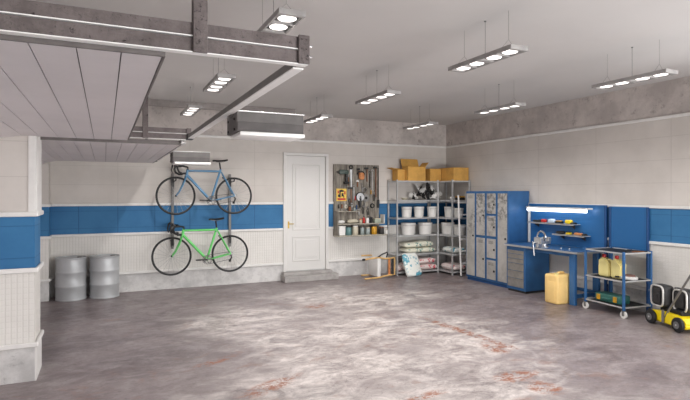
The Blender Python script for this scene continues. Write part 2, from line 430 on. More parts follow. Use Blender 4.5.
beam('brown-stained double steel beam with hanging post, close overhead', 2.05, 2.248, -1.28, .778, .333)
beam('far stained double steel beam hanging between the two overhead doors', 5.62, 2.272, -.56, .82, .372)

def track(label, y0, y1, x=.755):
    t = thing('door_track', label, 'track', (x, y0, 2.245))
    b = MB().box(-.022, -.012, 0, y1-y0, 0, .035); b.box(-.012, .022, 0, y1-y0, .026, .035); b.build('rail', M_steel, t)
    MB().box(-.022, .026, 0, y1-y0, -.006, 0).build('flange', M_flange, t)
    MB().box(-.028, .03, y1-y0, y1-y0+.1, -.012, .045, .003, 1).build('end_stop', M_dark, t)
track('straight door track running from the near beam towards the far beam', 2.11, 5.2)
track('far door track ending above the blue bicycle', 5.68, 9.0)

def opener(label, x, y):
    t = thing('door_opener', label, 'garage door opener', (x, y, 2.105))
    MB().box(0, .47, 0, .30, .012, .142, .004, 1).build('housing', pm('opener_grey', (104, 100, 98),   .6), t)
    MB().box(.004, .466, -.004, .0, .02, .075, .0015, 1).build('front_panel', pm('opener_dark', (84, 79, 78), .5, .2), t)
    MB().box(-.004, .474, -.010, .304, .142, .149, .002, 1).build('top_rim', M_flange, t)
    b = MB().box(.02, .474, -.016, .29, -.016, .011, .006, 2); b.build('light_lens', M_flange, t)
    for yy, zz in ((.06, .1), (.25, .1), (.06, .03), (.25, .03)): MB().cyl((-.008, yy, zz), (0, yy, zz), .008, n=8).build('bolt', M_black, t)
    MB().box(-.02, 0, .1, .2, .128, .14).build('mount_arm', M_steel, t)
opener('grey box door opener with white rims beside the near track', .79, 3.40)
opener('far box door opener directly above the blue bicycle', .79, 6.95)

t = thing('ceiling_strut', 'long thin steel strut fixed under the ceiling near the back wall', 'beam', (.6, 9.08, H))
MB().box(0, 2.6, 0, .05, -.11, -.001, .003, 1).build('rail', pm('strut_grey', (150, 143, 140), .7, var=.1), t)
MB().box(0, .035, .0, .03, -.74, -.12).build('drop_post', M_rust, t)

# ------------------------------------------------------------------ pendant lamps
def make_lamp(label):
    t = thing('pendant_lamp', label, 'ceiling lamp', (0, 0, 2.90), 0, 'rectangular pendant lamps hung under the ceiling')
    b = MB(); W, L = .095, .43
    b.box(-W, -W+.014, -L, L, 0, .03).box(W-.014, W, -L, L, 0, .03)
    ys = [-.315, -.118, .118, .315]
    b.box(-W+.014, W-.014, -L, -L+.035, 0, .03).box(-W+.014, W-.014, L-.035, L, 0, .03).box(-W+.014, W-.014, -.03, .03, 0, .03)
    b.box(-W+.014, W-.014, -.226, -.208, 0, .03).box(-W+.014, W-.014, .208, .226, 0, .03)
    b.box(-W, W, -L, L, .03, .038)
    b.build('housing', pm('lamp_housing', (164, 161, 159), .6), t)
    for yy in ys:
        g = MB().box(-W+.016, W-.016, yy-.086, yy+.086, .018, .028).build('lamp_socket', M_dark, t)
        MB().lathe([(.062, .006), (.066, .010), (.054, .017)], 20, (0, yy, 0)).build('light_bulb', M_lamp, g)
    for s in (-1, 1):
        b = MB().cyl((0, s*.30, .118), (0, s*.30, .369), .0014, n=6)
        b.tube([(-.08, s*.30, .036), (-.02, s*.30, .1), (0, s*.30, .119), (.02, s*.30, .1), (.08, s*.30, .036)], .0016, 6)
        b.build('suspension_wire', M_steel, t)
    b = MB().cyl((0, 0, .036), (0, 0, .369), .002, n=6); b.lathe([(.010, .362), (.010, .369)], 12); b.build('power_cord', M_grey, t)
    return t
lamp_pos = {}
cols = [(1.14, 'left'), (3.13, 'middle'), (5.11, 'right')]
rowsy = [(3.72, 'nearest'), (5.78, 'second'), (7.83, 'farthest')]
L0 = None
for cx, cn in cols:
    for cy, rn in rowsy:
        lab = '%s ceiling lamp of the %s row of pendants' % (rn, cn) if rn != 'second' else 'middle ceiling lamp of the three in the %s row of pendants' % cn
        if L0 is None: L0 = make_lamp(lab); L0.location = (cx, cy, 2.90)
        else: dup(L0, (cx, cy, 2.90), 0, lab)

# ------------------------------------------------------------------ drums
def drum(x, y, lab):
    t = thing('steel_drum', lab, 'drum', (x, y, 0), 0, 'steel drums by the back wall'); r = .228
    pr = [(r-.01, 0), (r, .004), (r, .02), (r-.006, .028)]
    for z in (.225, .45): pr += [(r-.006, z-.02), (r+.002, z-.007), (r+.002, z+.007), (r-.006, z+.02)]
    pr += [(r-.006, .65), (r, .658), (r+.001, .678), (r-.008, .68), (r-.012, .664), (.02, .664)]
    MB().lathe(pr, 40).build('barrel', M_drum, t)
    MB().lathe([(.035, .664), (.035, .676), (.02, .678)], 14, (.12, .05, 0)).build('bung', M_steel, t)
drum(-.50, 9.46, 'grey steel drum next to the wall end, left one of the pair')
drum(-.005, 9.46, 'grey steel drum on the right of the pair, nearer the bicycles')

# ------------------------------------------------------------------ bicycles
def wheel(parent, name, x, z, mrim):
    rt = .336; w = bpy.data.objects.new(name, None)
    tire = MB().torus((x, 0, z), rt-.012, .0125, 'y', 56, 8).build(name, M_black, parent)
    b = MB(); rs = []
    for i in range(56):
        a = 2*PI*i/56; ca, sa = math.cos(a), math.sin(a)
        rs.append([(x+ca*rr, yy, z+sa*rr) for rr, yy in ((rt-.018, -.009), (rt-.018, .009), (rt-.036, .005), (rt-.036, -.005))])
    b.ring(rs, closed_v=True); b.build('rim', M_dark, tire)
    for i in range(20):
        b = MB()
        a = 2*PI*i/20+.1; s = .022*(1 if i % 2 else -1); o = a+.25*(1 if i % 4 < 2 else -1)
        b.cyl((x+.018*math.cos(o), s, z+.018*math.sin(o)), (x+(rt-.03)*math.cos(a), 0, z+(rt-.03)*math.sin(a)),   .0021, n=4); b.build('spoke', pm('spoke_grey', (176, 176, 176), .4, .2), tire)
    b = MB().cyl((x, -.035, z), (x, .035, z), .016, n=12); b.cyl((x, -.055, z), (x, .055, z), .006, n=8); b.build('hub', M_black, tire)
    bpy.data.objects.remove(w)
def bicycle(lab, loc, paint, rot=0, bars=0):
    t = thing('bicycle', lab, 'bicycle', loc, rot); z0 = 0
    wheel(t, 'front_wheel', 0, 0, None); wheel(t, 'rear_wheel', 1.015, 0, None)
    ht, hb, sc, bb, ra = (.20, 0, .46), (.175, 0, .345), (.785, 0, .44), (.60, 0, -.085), (1.015, 0, 0)
    b = MB(); b.cyl(ht, hb, .024, n=12); b.cyl((.203, 0, .44), sc, .019, n=12); b.cyl((.183, 0, .37), bb, .0245, n=12)
    b.cyl((.775, 0, .475), bb, .020, n=12); b.cyl((bb[0], -.04, bb[2]), (bb[0], .04, bb[2]), .024, n=14)
    for s in (-1, 1):
        b.tube([(sc[0], s*.012, .43), (.9, s*.045, .215), (1.015, s*.062, 0)], .0115, 8)
        b.tube([(bb[0]+.02, s*.022, bb[2]), (.8, s*.045, -.05), (1.015, s*.062, 0)], .011, 8)
    b.build('frame', paint, t)
    b = MB().cyl((hb[0]+.003, 0, hb[2]+.01), (.165, 0, .335), .022, n=12); b.tube([(.168, -.05, .335), (.166, 0, .35), (.168, .05, .335)], .014, 8)
    for s in (-1, 1): b.tube([(.168, s*.045, .335), (.12, s*.05, .2), (.06, s*.052, .08), (0, s*.055, 0)], [.015, .014, .011, .008], 8)
    b.build('fork', paint, t)
    b = MB().cyl((.203, 0, .475), (.2, 0, .455), .019, n=10); b.tube([(.203, 0, .478), (.206, 0, .50), (.11, 0, .525)], .015, 8)
    b.build('stem', M_black, t)
    b = MB(); tl = [(0, 0), (-.075, -.005), (-.10, -.05), (-.075, -.115), (-.02, -.145), (.04, -.14)]
    for s in (-1, 1):
        pts = [(.11, 0, .527), (.11, s*.14, .527), (.10, s*.19, .527)]+[(.10+p[0], s*.205, .527+p[1]) for p in tl[1:]]
        b.tube(pts, .018, 8)
    hbar = b.build('handlebar', M_black, t)
    for s in (-1, 1):
        b = MB().tube([(.03, s*.205, .53), (-.01, s*.205, .57), (-.03, s*.205, .55), (-.05, s*.205, .46), (-.03, s*.205, .40)], [.017, .022, .016, .010, .008], 8); b.build('brake_lever', M_dark, hbar)
    b = MB().cyl((.775, 0, .46), (.755, 0, .60), .0135, n=10); b.build('seat_post', M_black, t)
    b = MB(); rs = []
    for xx, w, h in ((.63, .012, .0), (.66, .022, .004), (.74, .032, .002), (.80, .055, .006), (.86, .072, .016), (.895, .06, .022)):
        rs.append([(xx, w*math.cos(2*PI*j/12), .625+h+.016*math.sin(2*PI*j/12)) for j in range(12)])
    b.ring(rs); sd = b.build('saddle', M_black, t)
    for s in (-1, 1): MB().tube([(.66, s*.015, .618), (.73, s*.02, .602), (.79, s*.02, .602), (.87, s*.03, .625)], .004, 6).build('saddle_rail', M_steel, sd)
    # drivetrain faces the camera (-y)
    b = MB().torus((bb[0], -.05, bb[2]), .078, .006, 'y', 32, 6); b.torus((bb[0], -.05, bb[2]), .062, .004, 'y', 28, 6)
    for k in range(5):
        a = 2*PI*k/5; b.cyl((bb[0], -.05, bb[2]), (bb[0]+.075*math.cos(a), -.05, bb[2]+.075*math.sin(a)), .007, n=6)
    b.cyl((bb[0], -.06, bb[2]), (bb[0], .06, bb[2]), .016, n=10); ch = b.build('chainring', M_steel, t)
    for s, dx in ((-1, -1), (1, 1)):
        b = MB().tube([(bb[0], s*.068, bb[2]), (bb[0]+dx*.165, s*.075, bb[2]+.008)], [.013, .010], 8); ca = b.build('crank_arm', M_dark, t)
        px = bb[0]+dx*.165; b = MB().box(px-.045, px+.045, min(s*.085, s*.15), max(s*.085, s*.15), bb[2], bb[2]+.018, .004, 1).cyl((px, s*.07, bb[2]+.009), (px, s*.15, bb[2]+.009), .006, n=8); b.build('pedal', M_black, ca)
    b = MB()
    b.tube([(bb[0], -.05, bb[2]+.08), (1.015, -.045, .04), (1.05, -.045, 0), (1.0, -.045, -.10), (bb[0], -.05, bb[2]-.08), (bb[0]-.075, -.05, bb[2])], .004, 5, closed=True); b.build('chain', M_dark, t)
    b = MB()
    for k, r in enumerate((.045, .038, .03)): b.cyl((1.015, -.05+k*.007, 0), (1.015, -.046+k*.007, 0), r, n=24)
    b.build('cassette', M_steel, t)
    b = MB().tube([(1.015, -.055, -.02), (1.03, -.058, -.06), (1.0, -.055, -.13)], .012, 6); b.cyl((1.0, -.06, -.125), (1.0, -.04, -.125), .022, n=12); b.build('derailleur', M_black, t)
    b = MB().tube([(.205, -.03, .44), (.35, -.02, .425), (.6, -.02, .42), (.77, -.02, .41)], .002, 5); b.build('brake_cable', M_black, t)
    for x, z, y in ((.165, .35, -.03), (.82, .335, -.03)): MB().tube([(x, -.03, z-.04), (x-.02, -.035, z), (x, .03, z)], .007, 6).build('brake_caliper', M_dark, t)
    return t
bicycle('light blue racing bicycle hung uppermost on the wall rack', (1.12, 9.42, 1.668), M_bikeb)
bicycle('bright green racing bicycle hung below the blue one', (1.052, 9.42, .617), M_bikeg)
def rack(lab, x, xs):
    t = thing('bike_rack', lab, 'bicycle rack', (x, 0, 0))
    MB().box(-.022, .022, 9.672, 9.699, .72, 2.07, .004, 1).build('pole', pm('pole_grey', (126, 124, 122), .5, .2), t)
    for z in (.8, 1.95): MB().box(-.03, .03, 9.698, YB, z-.05, z+.05).build('wall_bracket', M_steel, t)
    for dx, z in xs:
        b = MB().tube([(0, 9.68, z-.05), (dx, 9.6, z-.02), (dx, 9.41, z-.016), (dx, 9.385, z+.03)], .011, 8); b.box(-.022, .022, 9.655, 9.675, z-.12, z+.02, .003, 1); b.build('hook_arm', M_dark, t)
rack('grey bicycle rack pole behind the two front wheels', 1.095, ((.025, 1.668+.282), (-.043, .617+.282)))
rack('grey bicycle rack pole behind the two rear wheels', 2.12, ((.018, 1.668+.282), (-.052, .617+.282)))

# ------------------------------------------------------------------ wooden tool board
def U(px): return 4.245+(px-334)*.02322
def V(py): return 1.7-(py-194)/48.4
YT = 9.665
tb = thing('tool_board', 'weathered wooden tool board with shelves on the wall right of the door', 'tool board', (4.77, YB-.04, .85))
def tl(x, y, z): return (x-4.77, y-(YB-.04), z-.85)
def tbox(b, x0, x1, y0, y1, z0, z1, bev=0): 
    p, q = tl(x0, y0, z0), tl(x1, y1, z1); b.box(p[0], q[0], p[1], q[1], p[2], q[2], bev, 1); return b
tbox(MB(), 4.245, 5.29, 9.675, 9.728, .85, 2.31, .004).build('back_board', M_board, tb)
tbox(MB(), 4.225, 5.36, 9.44, 9.675, .835, .86, .003).build('shelf', pm('pale_board', (176, 170, 156), .75, var=.15, scale=20), tb)
tbox(MB(), 4.245, 5.33, 9.49, 9.675, 1.075, 1.095, .003).build('shelf', pm('pale_board', (176, 170, 156), .75, var=.15, scale=20), tb)
tbox(MB(), 4.25, 4.76, 9.55, 9.675, 1.335, 1.35, .002).build('shelf', pm('pale_board', (176, 170, 156), .75, var=.15, scale=20), tb)
b = MB(); tbox(b, 4.245, 4.262, 9.5, 9.675, .86, 1.35); b.build('side_panel', M_board, tb)
b = MB(); tbox(b, 5.315, 5.33, 9.5, 9.675, 1.095, 1.27); b.build('side_panel', M_white, tb)
# yellow sign plate with dark figure marks and a red strip
yc = thing('sign_plate', 'small yellow plate with dark markings and a red strip on the tool board', 'sign', (U(341), YT, V(194.5)))
MB().box(-.115, .115, 0, .008, -.135, .12, .004, 1).build('plate', pm('yellow_plate', (240, 200, 84), .5), yc)
b = MB().box(-.09, .09, -.003, 0, -.115, -.075)
for a in ((-.09, -.06, .02, .08), (.06, .09, .0, .07)): b.box(a[0], a[1], -.003, 0, a[2], a[3])
b.build('red_strip', M_red, yc)
b = MB()
for a in ((-.05, -.02, -.06, .09), (.0, .045, -.04, .03), (-.02, .02, .05, .1), (-.08, -.05, -.05, .0), (.045, .06, -.07, -.02), (.02, .05, .05, .09)): b.box(a[0], a[1], -.003, 0, a[2], a[3])
b.build('dark_mark', M_black, yc)

def hung(name, lab, cat, x, z, parts):
    t = thing(name, lab, cat, (x, YT-.006, z), 0, 'tools hung on the wooden tool board')
    for pn, mb, mt in parts: mb.build(pn, mt, t)
def stick(L, r=.009, y=-.012): return MB().cyl((0, y, 0), (0, y, -L), r, n=8)
def wrench(name, lab, px, py, L, m=None):
    b = MB().box(-.009, .009, -.012, -.004, -L+.02, -.02, .002, 1); b.torus((0, -.008, 0), .017, .007, 'y', 14, 6, R(-20), R(200)); b.torus((0, -.008, -L), .015, .006, 'y', 14, 6)
    t = tag(b.build(name, m or M_silver), lab, 'wrench', (U(px), YT-.004, V(py)), group='tools hung on the wooden tool board')
def hammer(lab, px, py, L, hw=.06, hm=None):
    hung('hammer', lab, 'hammer', U(px), V(py), [('handle', stick(L), M_brown), ('head', MB().box(-hw, hw*.6, -.026, -.001, -.02, .02, .004, 1).cyl((-hw-.01, -.013, 0), (-hw+.01, -.013, 0), .018, n=10), hm or M_dark)])
def screwdriver(lab, px, py, L, m):
    hung('screwdriver', lab, 'screwdriver', U(px), V(py), [('handle', MB().lathe([(.008, 0), (.013, -.01), (.011, -.05), (.014, -.08), (.007, -.09)], 10, (0, -.015, 0)), m), ('shaft', MB().cyl((0, -.015, -.09), (0, -.015, -L), .004, n=6), M_silver)])
def pliers(lab, px, py, m):
    b = MB()
    for s in (-1, 1): b.tube([(s*.006, -.01, -.05), (s*.022, -.01, -.09), (s*.012, -.01, -.19)], .007, 6)
    j = MB().prism([(-.012, -.055), (-.006, 0), (.006, 0), (.012, -.055)], -.016, -.004)
    hung('pliers', lab, 'pliers', U(px), V(py), [('grip', b, m), ('jaw', j, M_steel)])
def coil(name, lab, px, py, r, m, k=3):
    b = MB()
    for i in range(k): b.torus((.004*i, -.008-.010*i, .003*i), r-.006*i, .008, 'y', 28, 6)
    tag(b.build(name, m), lab, 'coil', (U(px), YT-.002, V(py)), group='tools hung on the wooden tool board')

# drill-like dark machine, top left
hung('power_drill', 'dark green power drill hung at the top left of the tool board', 'drill', U(343), V(172),
     [('body', MB().box(-.12, .09, -.07, -.005, -.05, .04, .02, 2), pm('drill_green', (70, 84, 78), .5)),
      ('chuck', MB().cyl((-.12, -.038, -.005), (-.18, -.038, -.005), .022, .012), M_dark),
      ('grip', MB().box(.02, .07, -.06, -.015, -.2, -.05, .012, 2), M_dark),
      ('battery', MB().box(-.01, .1, -.07, -.005, -.25, -.2, .01, 1), M_black)])
hung('hand_saw', 'hand saw with dark handle hanging left of the leather pouch', 'saw', U(350), V(172),
     [('blade', MB().prism([(-.02, .06), (.03, .06), (.02, -.34), (0, -.34)], -.004, -.001), M_silver), ('handle', MB().torus((0, -.012, .1), .035, .013, 'y', 16, 8), M_dark)])
hung('tool_pouch', 'round tan leather tool pouch with black strap on the tool board', 'pouch', U(360), V(176),
     [('pouch_body', MB().sq((0, -.035, 0), (.13, .06, .15), .7, .8, 18, 10), M_leather), ('strap', MB().torus((-.02, -.04, .02), .085, .010, 'y', 18, 6, R(10), R(170)), M_black)])
hung('scraper', 'small white scraper below the leather pouch', 'scraper', U(356.5), V(181),
     [('blade', MB().prism([(-.035, -.015), (.035, -.015), (.02, .02), (-.02, .02)], -.01, -.004), M_white), ('handle', MB().cyl((0, -.008, -.015), (0, -.008, -.12), .011), M_brown)])
hung('angle_grinder', 'angle grinder with silver cutting disc at the centre of the tool board', 'grinder', U(358.5), V(197),
     [('disc', MB().cyl((0, -.05, 0), (0, -.045, 0), .085, n=28), M_silver), ('guard', MB().torus((0, -.04, 0), .09, .012, 'y', 20, 6, R(20), R(200)), M_black),
      ('motor', MB().cyl((0, -.03, -.02), (.01, -.03, -.22), .032, .026, 14), M_dark), ('arbor_nut', MB().cyl((0, -.062, 0), (0, -.05, 0), .018, n=6), M_black)])
hung('circular_saw', 'black and silver toothed saw disc right of the grinder', 'saw', U(365), V(198),
     [('disc', MB().prism([((.085 if i % 2 else .072)*math.cos(2*PI*i/32), (.085 if i % 2 else .072)*math.sin(2*PI*i/32)) for i in range(32)], -.012, -.006), M_steel),
      ('hub', MB().cyl((0, -.02, 0), (0, -.005, 0), .03), M_black)])
hammer('claw hammer with brown handle hanging beside the yellow plate', 350, 188, .30)
hammer('small hammer hung above the leather pouch', 358, 169, .1, .035)
hammer('mallet with dark square head at the top right of the tool board', 366, 168, .28, .05)
hammer('long-handled hammer with dark head nearest the right edge of the tool board', 375, 167, .62, .05)
wrench('wrench', 'long silver wrench hanging left of the right-edge hammer', 371.5, 170, .42)
wrench('wrench', 'silver wrench hanging beneath the dark drill', 345, 205.5, .10)
wrench('wrench', 'silver wrench just right of the hand saw', 353, 186, .26)
wrench('wrench', 'dark wrench hanging lowest under the leather pouch', 361, 184, .2, M_steel)
wrench('wrench', 'short wrench hanging above the small middle shelf', 351, 204, .11)
screwdriver('red screwdriver left of the grinder disc', 354, 196, .2, M_red)
screwdriver('ochre-handled screwdriver right of the toothed disc', 370, 190, .26, M_ochre)
screwdriver('blue-handled screwdriver above the middle shelf', 355.5, 205, .17, M_blued)
pliers('black pliers between the grinder and the toothed disc', 362, 205, M_black)
pliers('dark pliers below the toothed saw disc', 367, 206, M_dark)
coil('wire_coil', 'dark wire coil hanging at the top centre of the tool board', 363.5, 190, .05, M_steel)
coil('hose_coil', 'black hose coil hung low right of the toothed disc', 371.5, 206, .045, M_black, 2)
hammer('ball hammer with steel head between the drill and the hand saw', 347.5, 176, .2, .03, M_steel)
wrench('wrench', 'dark wrench in the second row left of the wire coil', 364, 200, .14, M_steel)
wrench('wrench', 'long dark wrench between the mallet and the silver wrench', 369, 172, .3, M_dark)
pliers('dark pliers hanging right of the yellow plate', 348.6, 196, M_dark)
pliers('steel pliers under the brown hammer handle', 373.3, 192, M_dark)
screwdriver('black screwdriver at the far left above the middle shelf', 338, 204, .16, M_black)
screwdriver('brown chisel hanging beside the black screwdriver', 341, 204, .16, M_brown)
wrench('wrench', 'silver wrench close under the grinder motor', 358, 210, .1)
coil('wire_coil', 'pale rope coil hanging under the yellow plate', 345, 207, .03, M_beige, 2)
t = thing('iron_bar', 'long dark iron bar hanging at the right end of the tool board', 'bar', (U(377.5), YT-.006, V(167)), 0)
MB().cyl((0, -.012, 0), (0, -.012, -.7), .008).build('shaft', M_dark, t); MB().box(-.03, .03, -.02, -.004, -.85, -.68, .004, 1).build('blade', M_dark, t)

def onshelf(name, lab, cat, px, z, parts, y=9.57):
    t = thing(name, lab, cat, (U(px), y, z), 0, 'containers on the tool board shelves')
    for pn, mb, mt in parts: mb.build(pn, mt, t)
def jar(r, h): return MB().lathe([(r*.94, 0), (r, .006), (r, h-.02), (r*.86, h)], 20)
def lid(r, h, t=.018): return MB().lathe([(r*.9, h), (r*.95, h+.003), (r*.95, h+t), (r*.9, h+t+.001)], 20)
def can(name, lab, px, z, r, h, m, lm, y=9.55): onshelf(name, lab, 'container', px, z, [('body', jar(r, h), m), ('lid', lid(r, h), lm)], y)
zb, zm = .8605, 1.0955
onshelf('storage_box', 'white square box at the left end of the bottom board shelf', 'box', 338.6, zb, [('body', MB().box(-.07, .07, -.07, .07, 0, .17, .008, 1), M_white), ('lid', MB().box(-.074, .074, -.074, .074, .17, .19, .004, 1), M_bucket)])
can('glass_jar', 'teal jar beside the white box on the bottom board shelf', 345.5, zb, .062, .16, pm('teal_jar', (98, 134, 134), .3), M_dark)
can('tin_can', 'tall beige tin on the bottom board shelf', 352, zb, .062, .17, M_beige, M_white)
can('glass_jar', 'clear glass jar next to the tall beige tin', 359, zb, .045, .14, M_glassjar, M_steel)
can('glass_jar', 'clear glass jar left of the ochre tin', 364.5, zb, .05, .13, M_glassjar, M_beige)
can('tin_can', 'ochre yellow tin on the bottom board shelf', 371, zb, .058, .16, M_ochre, M_dark)
can('tin_can', 'dark tin with a brown band at the right end of the board shelf', 378.5, zb, .055, .13, M_dark, M_brown)
can('tin_can', 'small white tin at the rightmost end of the bottom shelf', 382.2, zb, .03, .08, M_white, M_beige, 9.49)
# middle shelf goods
def soft(name, lab, px, z, size, m, seed, y=9.58, cat='bag'):
    tag(MB().sq((0, 0, size[2]/2), size, .8, .7, 18, 10, .25, seed).build(name, m), lab, cat, (U(px), y, z), group='containers on the tool board shelves')
soft('cloth_bundle', 'pale crumpled cloth bundle at the left of the middle board shelf', 338.5, zm, (.16, .14, .07), M_bucket, 3, cat='cloth')
soft('cloth_bundle', 'beige crumpled cloth bundle right of the pale one', 350, zm, (.24, .15, .09), M_beige, 9, cat='cloth')
can('bottle', 'small pale pot left of the red bottle', 357.5, zm, .03, .07, M_beige, M_leather)
onshelf('bottle', 'small red bottle on the middle board shelf', 'bottle', 361, zm, [('body', MB().lathe([(.024, 0), (.026, .005), (.026, .09), (.01, .115), (.01, .13)], 16), M_red), ('cap', MB().lathe([(.013, .13), (.013, .15)], 12), M_black)])
can('tin_can', 'white tin right of the red bottle', 364.2, zm, .035, .09, M_white, M_white)
onshelf('storage_box', 'black upright box on the middle board shelf', 'box', 367.6, zm, [('body', MB().box(-.028, .028, -.05, .05, 0, .11, .004, 1), M_black), ('lid', MB().box(-.03, .03, -.052, .052, .11, .125, .002, 1), M_dark)])
onshelf('storage_box', 'pale green-grey box at the right of the middle board shelf', 'box', 374, zm, [('body', MB().box(-.07, .07, -.06, .06, 0, .08, .006, 1), pm('sage_box', (176, 184, 168), .5)), ('lid', MB().box(-.074, .074, -.064, .064, .08, .095, .003, 1), M_beige)])
can('glass_jar', 'brown jar on the small upper left board shelf', 348, 1.3505, .028, .09, M_brown, M_dark, 9.61)
can('glass_jar', 'pale jar at the right end of the small upper board shelf', 352.5, 1.3505, .026, .07, M_glassjar, M_dark, 9.61)

# ------------------------------------------------------------------ overturned chair by the wall
t = thing('folding_chair', 'pale wooden chair with white seat and dark armrest lying on its side by the wall', 'chair', (4.99, 9.30, 0))
MB().box(-.05, .03, -.2, .2, .04, .42, .014, 2).build('seat', M_white, t)
for z in (.026, .43):
    MB().tube([(.03, -.19, z), (-.12, -.22, z*.98+.004), (-.37, -.27, z*.94+.008)], .016, 8).build('front_leg', M_wood, t)
    MB().tube([(.03, .19, z), (-.08, .2, z), (-.2, .215, z)], .016, 8).build('rear_leg', M_wood, t)
    MB().tube([(-.03, -.19, z), (.12, -.2, z*.86+.03), (.26, -.17, z*.84+.035), (.385, -.12, z*.84+.035)], .017, 8).build('back_frame', M_wood, t)
MB().tube([(-.37, -.27, .412), (-.42, -.28, .413)], .02, 8).build('rubber_foot', M_black, t)
MB().tube([(.385, -.12, .05), (.39, -.12, .40)], .018, 8).build('top_rail', M_wood, t)
for q in (.22, .30): MB().box(q, q+.05, -.165, -.145, .065, .385, .004, 1).build('back_slat', M_dark if q > .25 else M_leather, t)
MB().tube([(-.05, -.2, .43), (.04, -.22, .49), (.16, -.22, .53), (.185, -.2, .50), (.16, -.19, .42)], .014, 8).build('armrest', M_dark, t)

# ------------------------------------------------------------------ corner shelving
ZS = [.07, .44, .83, 1.20, 1.57, 1.98]
def shelf_unit(lab, x0, x1, y0, y1, skip=()):
    t = thing('metal_shelf', lab, 'shelving', ((x0+x1)/2, (y0+y1)/2, 0)); w, d = (x1-x0)/2, (y1-y0)/2
    for sx in (-1, 1):
        for sy in (-1, 1):
            if (sx, sy) in skip: continue
            x, y = sx*(w-.015), sy*(d-.015)
            b = MB().box(x-.017, x+.017, y-.004*sy-.002, y-.004*sy+.002, 0, 2.0); b.box(x-.002-.015*-sx, x+.002-.015*-sx, y-.017, y+.017, 0, 2.0)
            b.box(x-.019, x+.019, y-.019, y+.019, 0, .012); b.build('post', M_shelf, t)
    for z in ZS:
        b = MB().box(-w+.004, w-.004, -d+.004, d-.004, z-.004, z); e = .002
        for q in ((-w, w, -d, -d+e), (-w, w, d-e, d), (-w, -w+e, -d, d), (w-e, w, -d, d)): b.box(*q, z-.03, z)
        b.build('shelf', M_shelf, t)
    return t
shelf_unit('grey metal shelving along the back wall under the open cardboard box', 5.51, 6.555, 9.30, 9.70)
shelf_unit('grey metal shelving on the right wall beside the white ladder', 6.575, 7.04, 8.84, 9.70)

def bucket(x, y, z, r, h, lab, grp):
    t = thing('bucket', lab, 'bucket', (x, y, z), random.uniform(-.4, .4), grp)
    MB().lathe([(r*.82, 0), (r*.86, .004), (r*.97, h*.82), (r, h*.83), (r, h*.88), (r*.985, h*.9)], 28).build('body', M_bucket, t)
    MB().lathe([(r*1.02, h*.9), (r*1.03, h*.93), (r*1.02, h), (r*.9, h), (r*.88, h-.006)], 28).build('lid', M_white, t)
    MB().torus((0, -r*.1, h*.8), r*1.04, .003, 'z', 20, 6, R(200), R(340)).build('handle', M_steel, t)
def sx(px, y): a = (px-345)/517; return y*(.421+.907*a)/(.907-.421*a)
def sy(px, x): a = (px-345)/517; return x*(.907-.421*a)/(.421+.907*a)
g1, g2 = 'small white buckets on the upper bucket shelf', 'large white buckets on the lower bucket shelf'
bucket(sx(406.6, 9.45), 9.45, 1.2005, .112, .225, 'small white lidded bucket leftmost on the upper bucket shelf', g1)
bucket(sx(418.8, 9.45), 9.45, 1.2005, .112, .225, 'small white lidded bucket second from left on its shelf', g1)
bucket(sx(432, 9.45), 9.45, 1.2005, .112, .225, 'small white lidded bucket beside the shelf post, third from left', g1)
bucket(6.79, 9.24, 1.2005, .112, .225, 'small white lidded bucket in the corner right of three others', g1)
bucket(6.84, 8.98, 1.2005, .105, .2, 'small bucket behind the white ladder, on the upper bucket shelf', g1)
bucket(sx(408.3, 9.48), 9.48, .8305, .155, .25, 'large white bucket leftmost on the lower bucket shelf', g2)
bucket(sx(425, 9.48), 9.48, .8305, .155, .25, 'large white bucket middle on the lower bucket shelf', g2)
bucket(6.78, 9.28, .8305, .145, .25, 'large white bucket in the shelf corner', g2)
bucket(6.86, 8.985, .8305, .125, .22, 'large bucket behind the white ladder, on the lower bucket shelf', g2)

def sack(x, y, z, w, d, h, m, lab, grp, rz=0, seed=0, tilt=None):
    t = thing('cement_sack', lab, 'sack', (x, y, z), rz, grp)
    if tilt is not None: t.rotation_euler = (tilt, 0, rz)
    MB().sq((0, 0, h/2), (w, d, h), .75, .35, 24, 12, .10, seed).build('bag', m, t)
    for s in (-1, 1): MB().box(s*w/2-.012, s*w/2+.006, -d*.4, d*.4, h*.45, h*.52).build('sewn_edge', M_bucket, t)
gs = 'green printed sacks on the second shelf'; gr = 'red printed sacks on the bottom shelf'
X = sx(411.5, 9.47)
sack(X, 9.47, .4405, .46, .32, .115, M_sackgreen, 'lower of two stacked green-printed sacks at left of shelf', gs, .03, 1)
sack(X, 9.47, .555, .48, .32, .12, M_sackgreen, 'upper of two stacked green-printed sacks at left of shelf', gs, -.04, 2)
sack(6.29, 9.47, .4405, .42, .32, .115, M_sackgreen, 'lower of two stacked pale sacks left of the corner', gs, .0, 3)
sack(6.24, 9.50, .555, .46, .32, .14, M_sackgreen, 'upper of two stacked pale sacks left of the corner', gs, .06, 4)
sack(6.80, 9.10, .4405, .33, .46, .13, M_sackteal, 'single blue-printed sack on the right-wall shelf', gs, 0, 5)
sack(6.29, 9.46, .0705, .50, .32, .13, M_sackred, 'lower red-printed sack of the stack on the bottom shelf', gr, 0, 6)
sack(6.27, 9.47, .20, .50, .32, .13, M_sackred, 'upper red-printed sack of the stack on the bottom shelf', gr, .05, 7)
sack(5.86, 9.5, .0705, .32, .3, .17, M_sackred, 'red-printed sack hidden behind the leaning sack', gr, 0, 8)
sack(6.80, 9.12, .0705, .34, .5, .15, M_sackred, 'red-printed sack in the bottom corner behind the ladder', gr, 0, 9)
sack(5.62, 9.5, .0705, .16, .24, .13, M_sackred, 'small red-printed sack at the left foot of the shelving', gr, 0, 10)
t = thing('cement_sack', 'large teal and white sack leaning upright against the shelving', 'sack', (5.80, 9.075, .0), 0, None)
t.rotation_euler = (R(-24), 0, R(6))
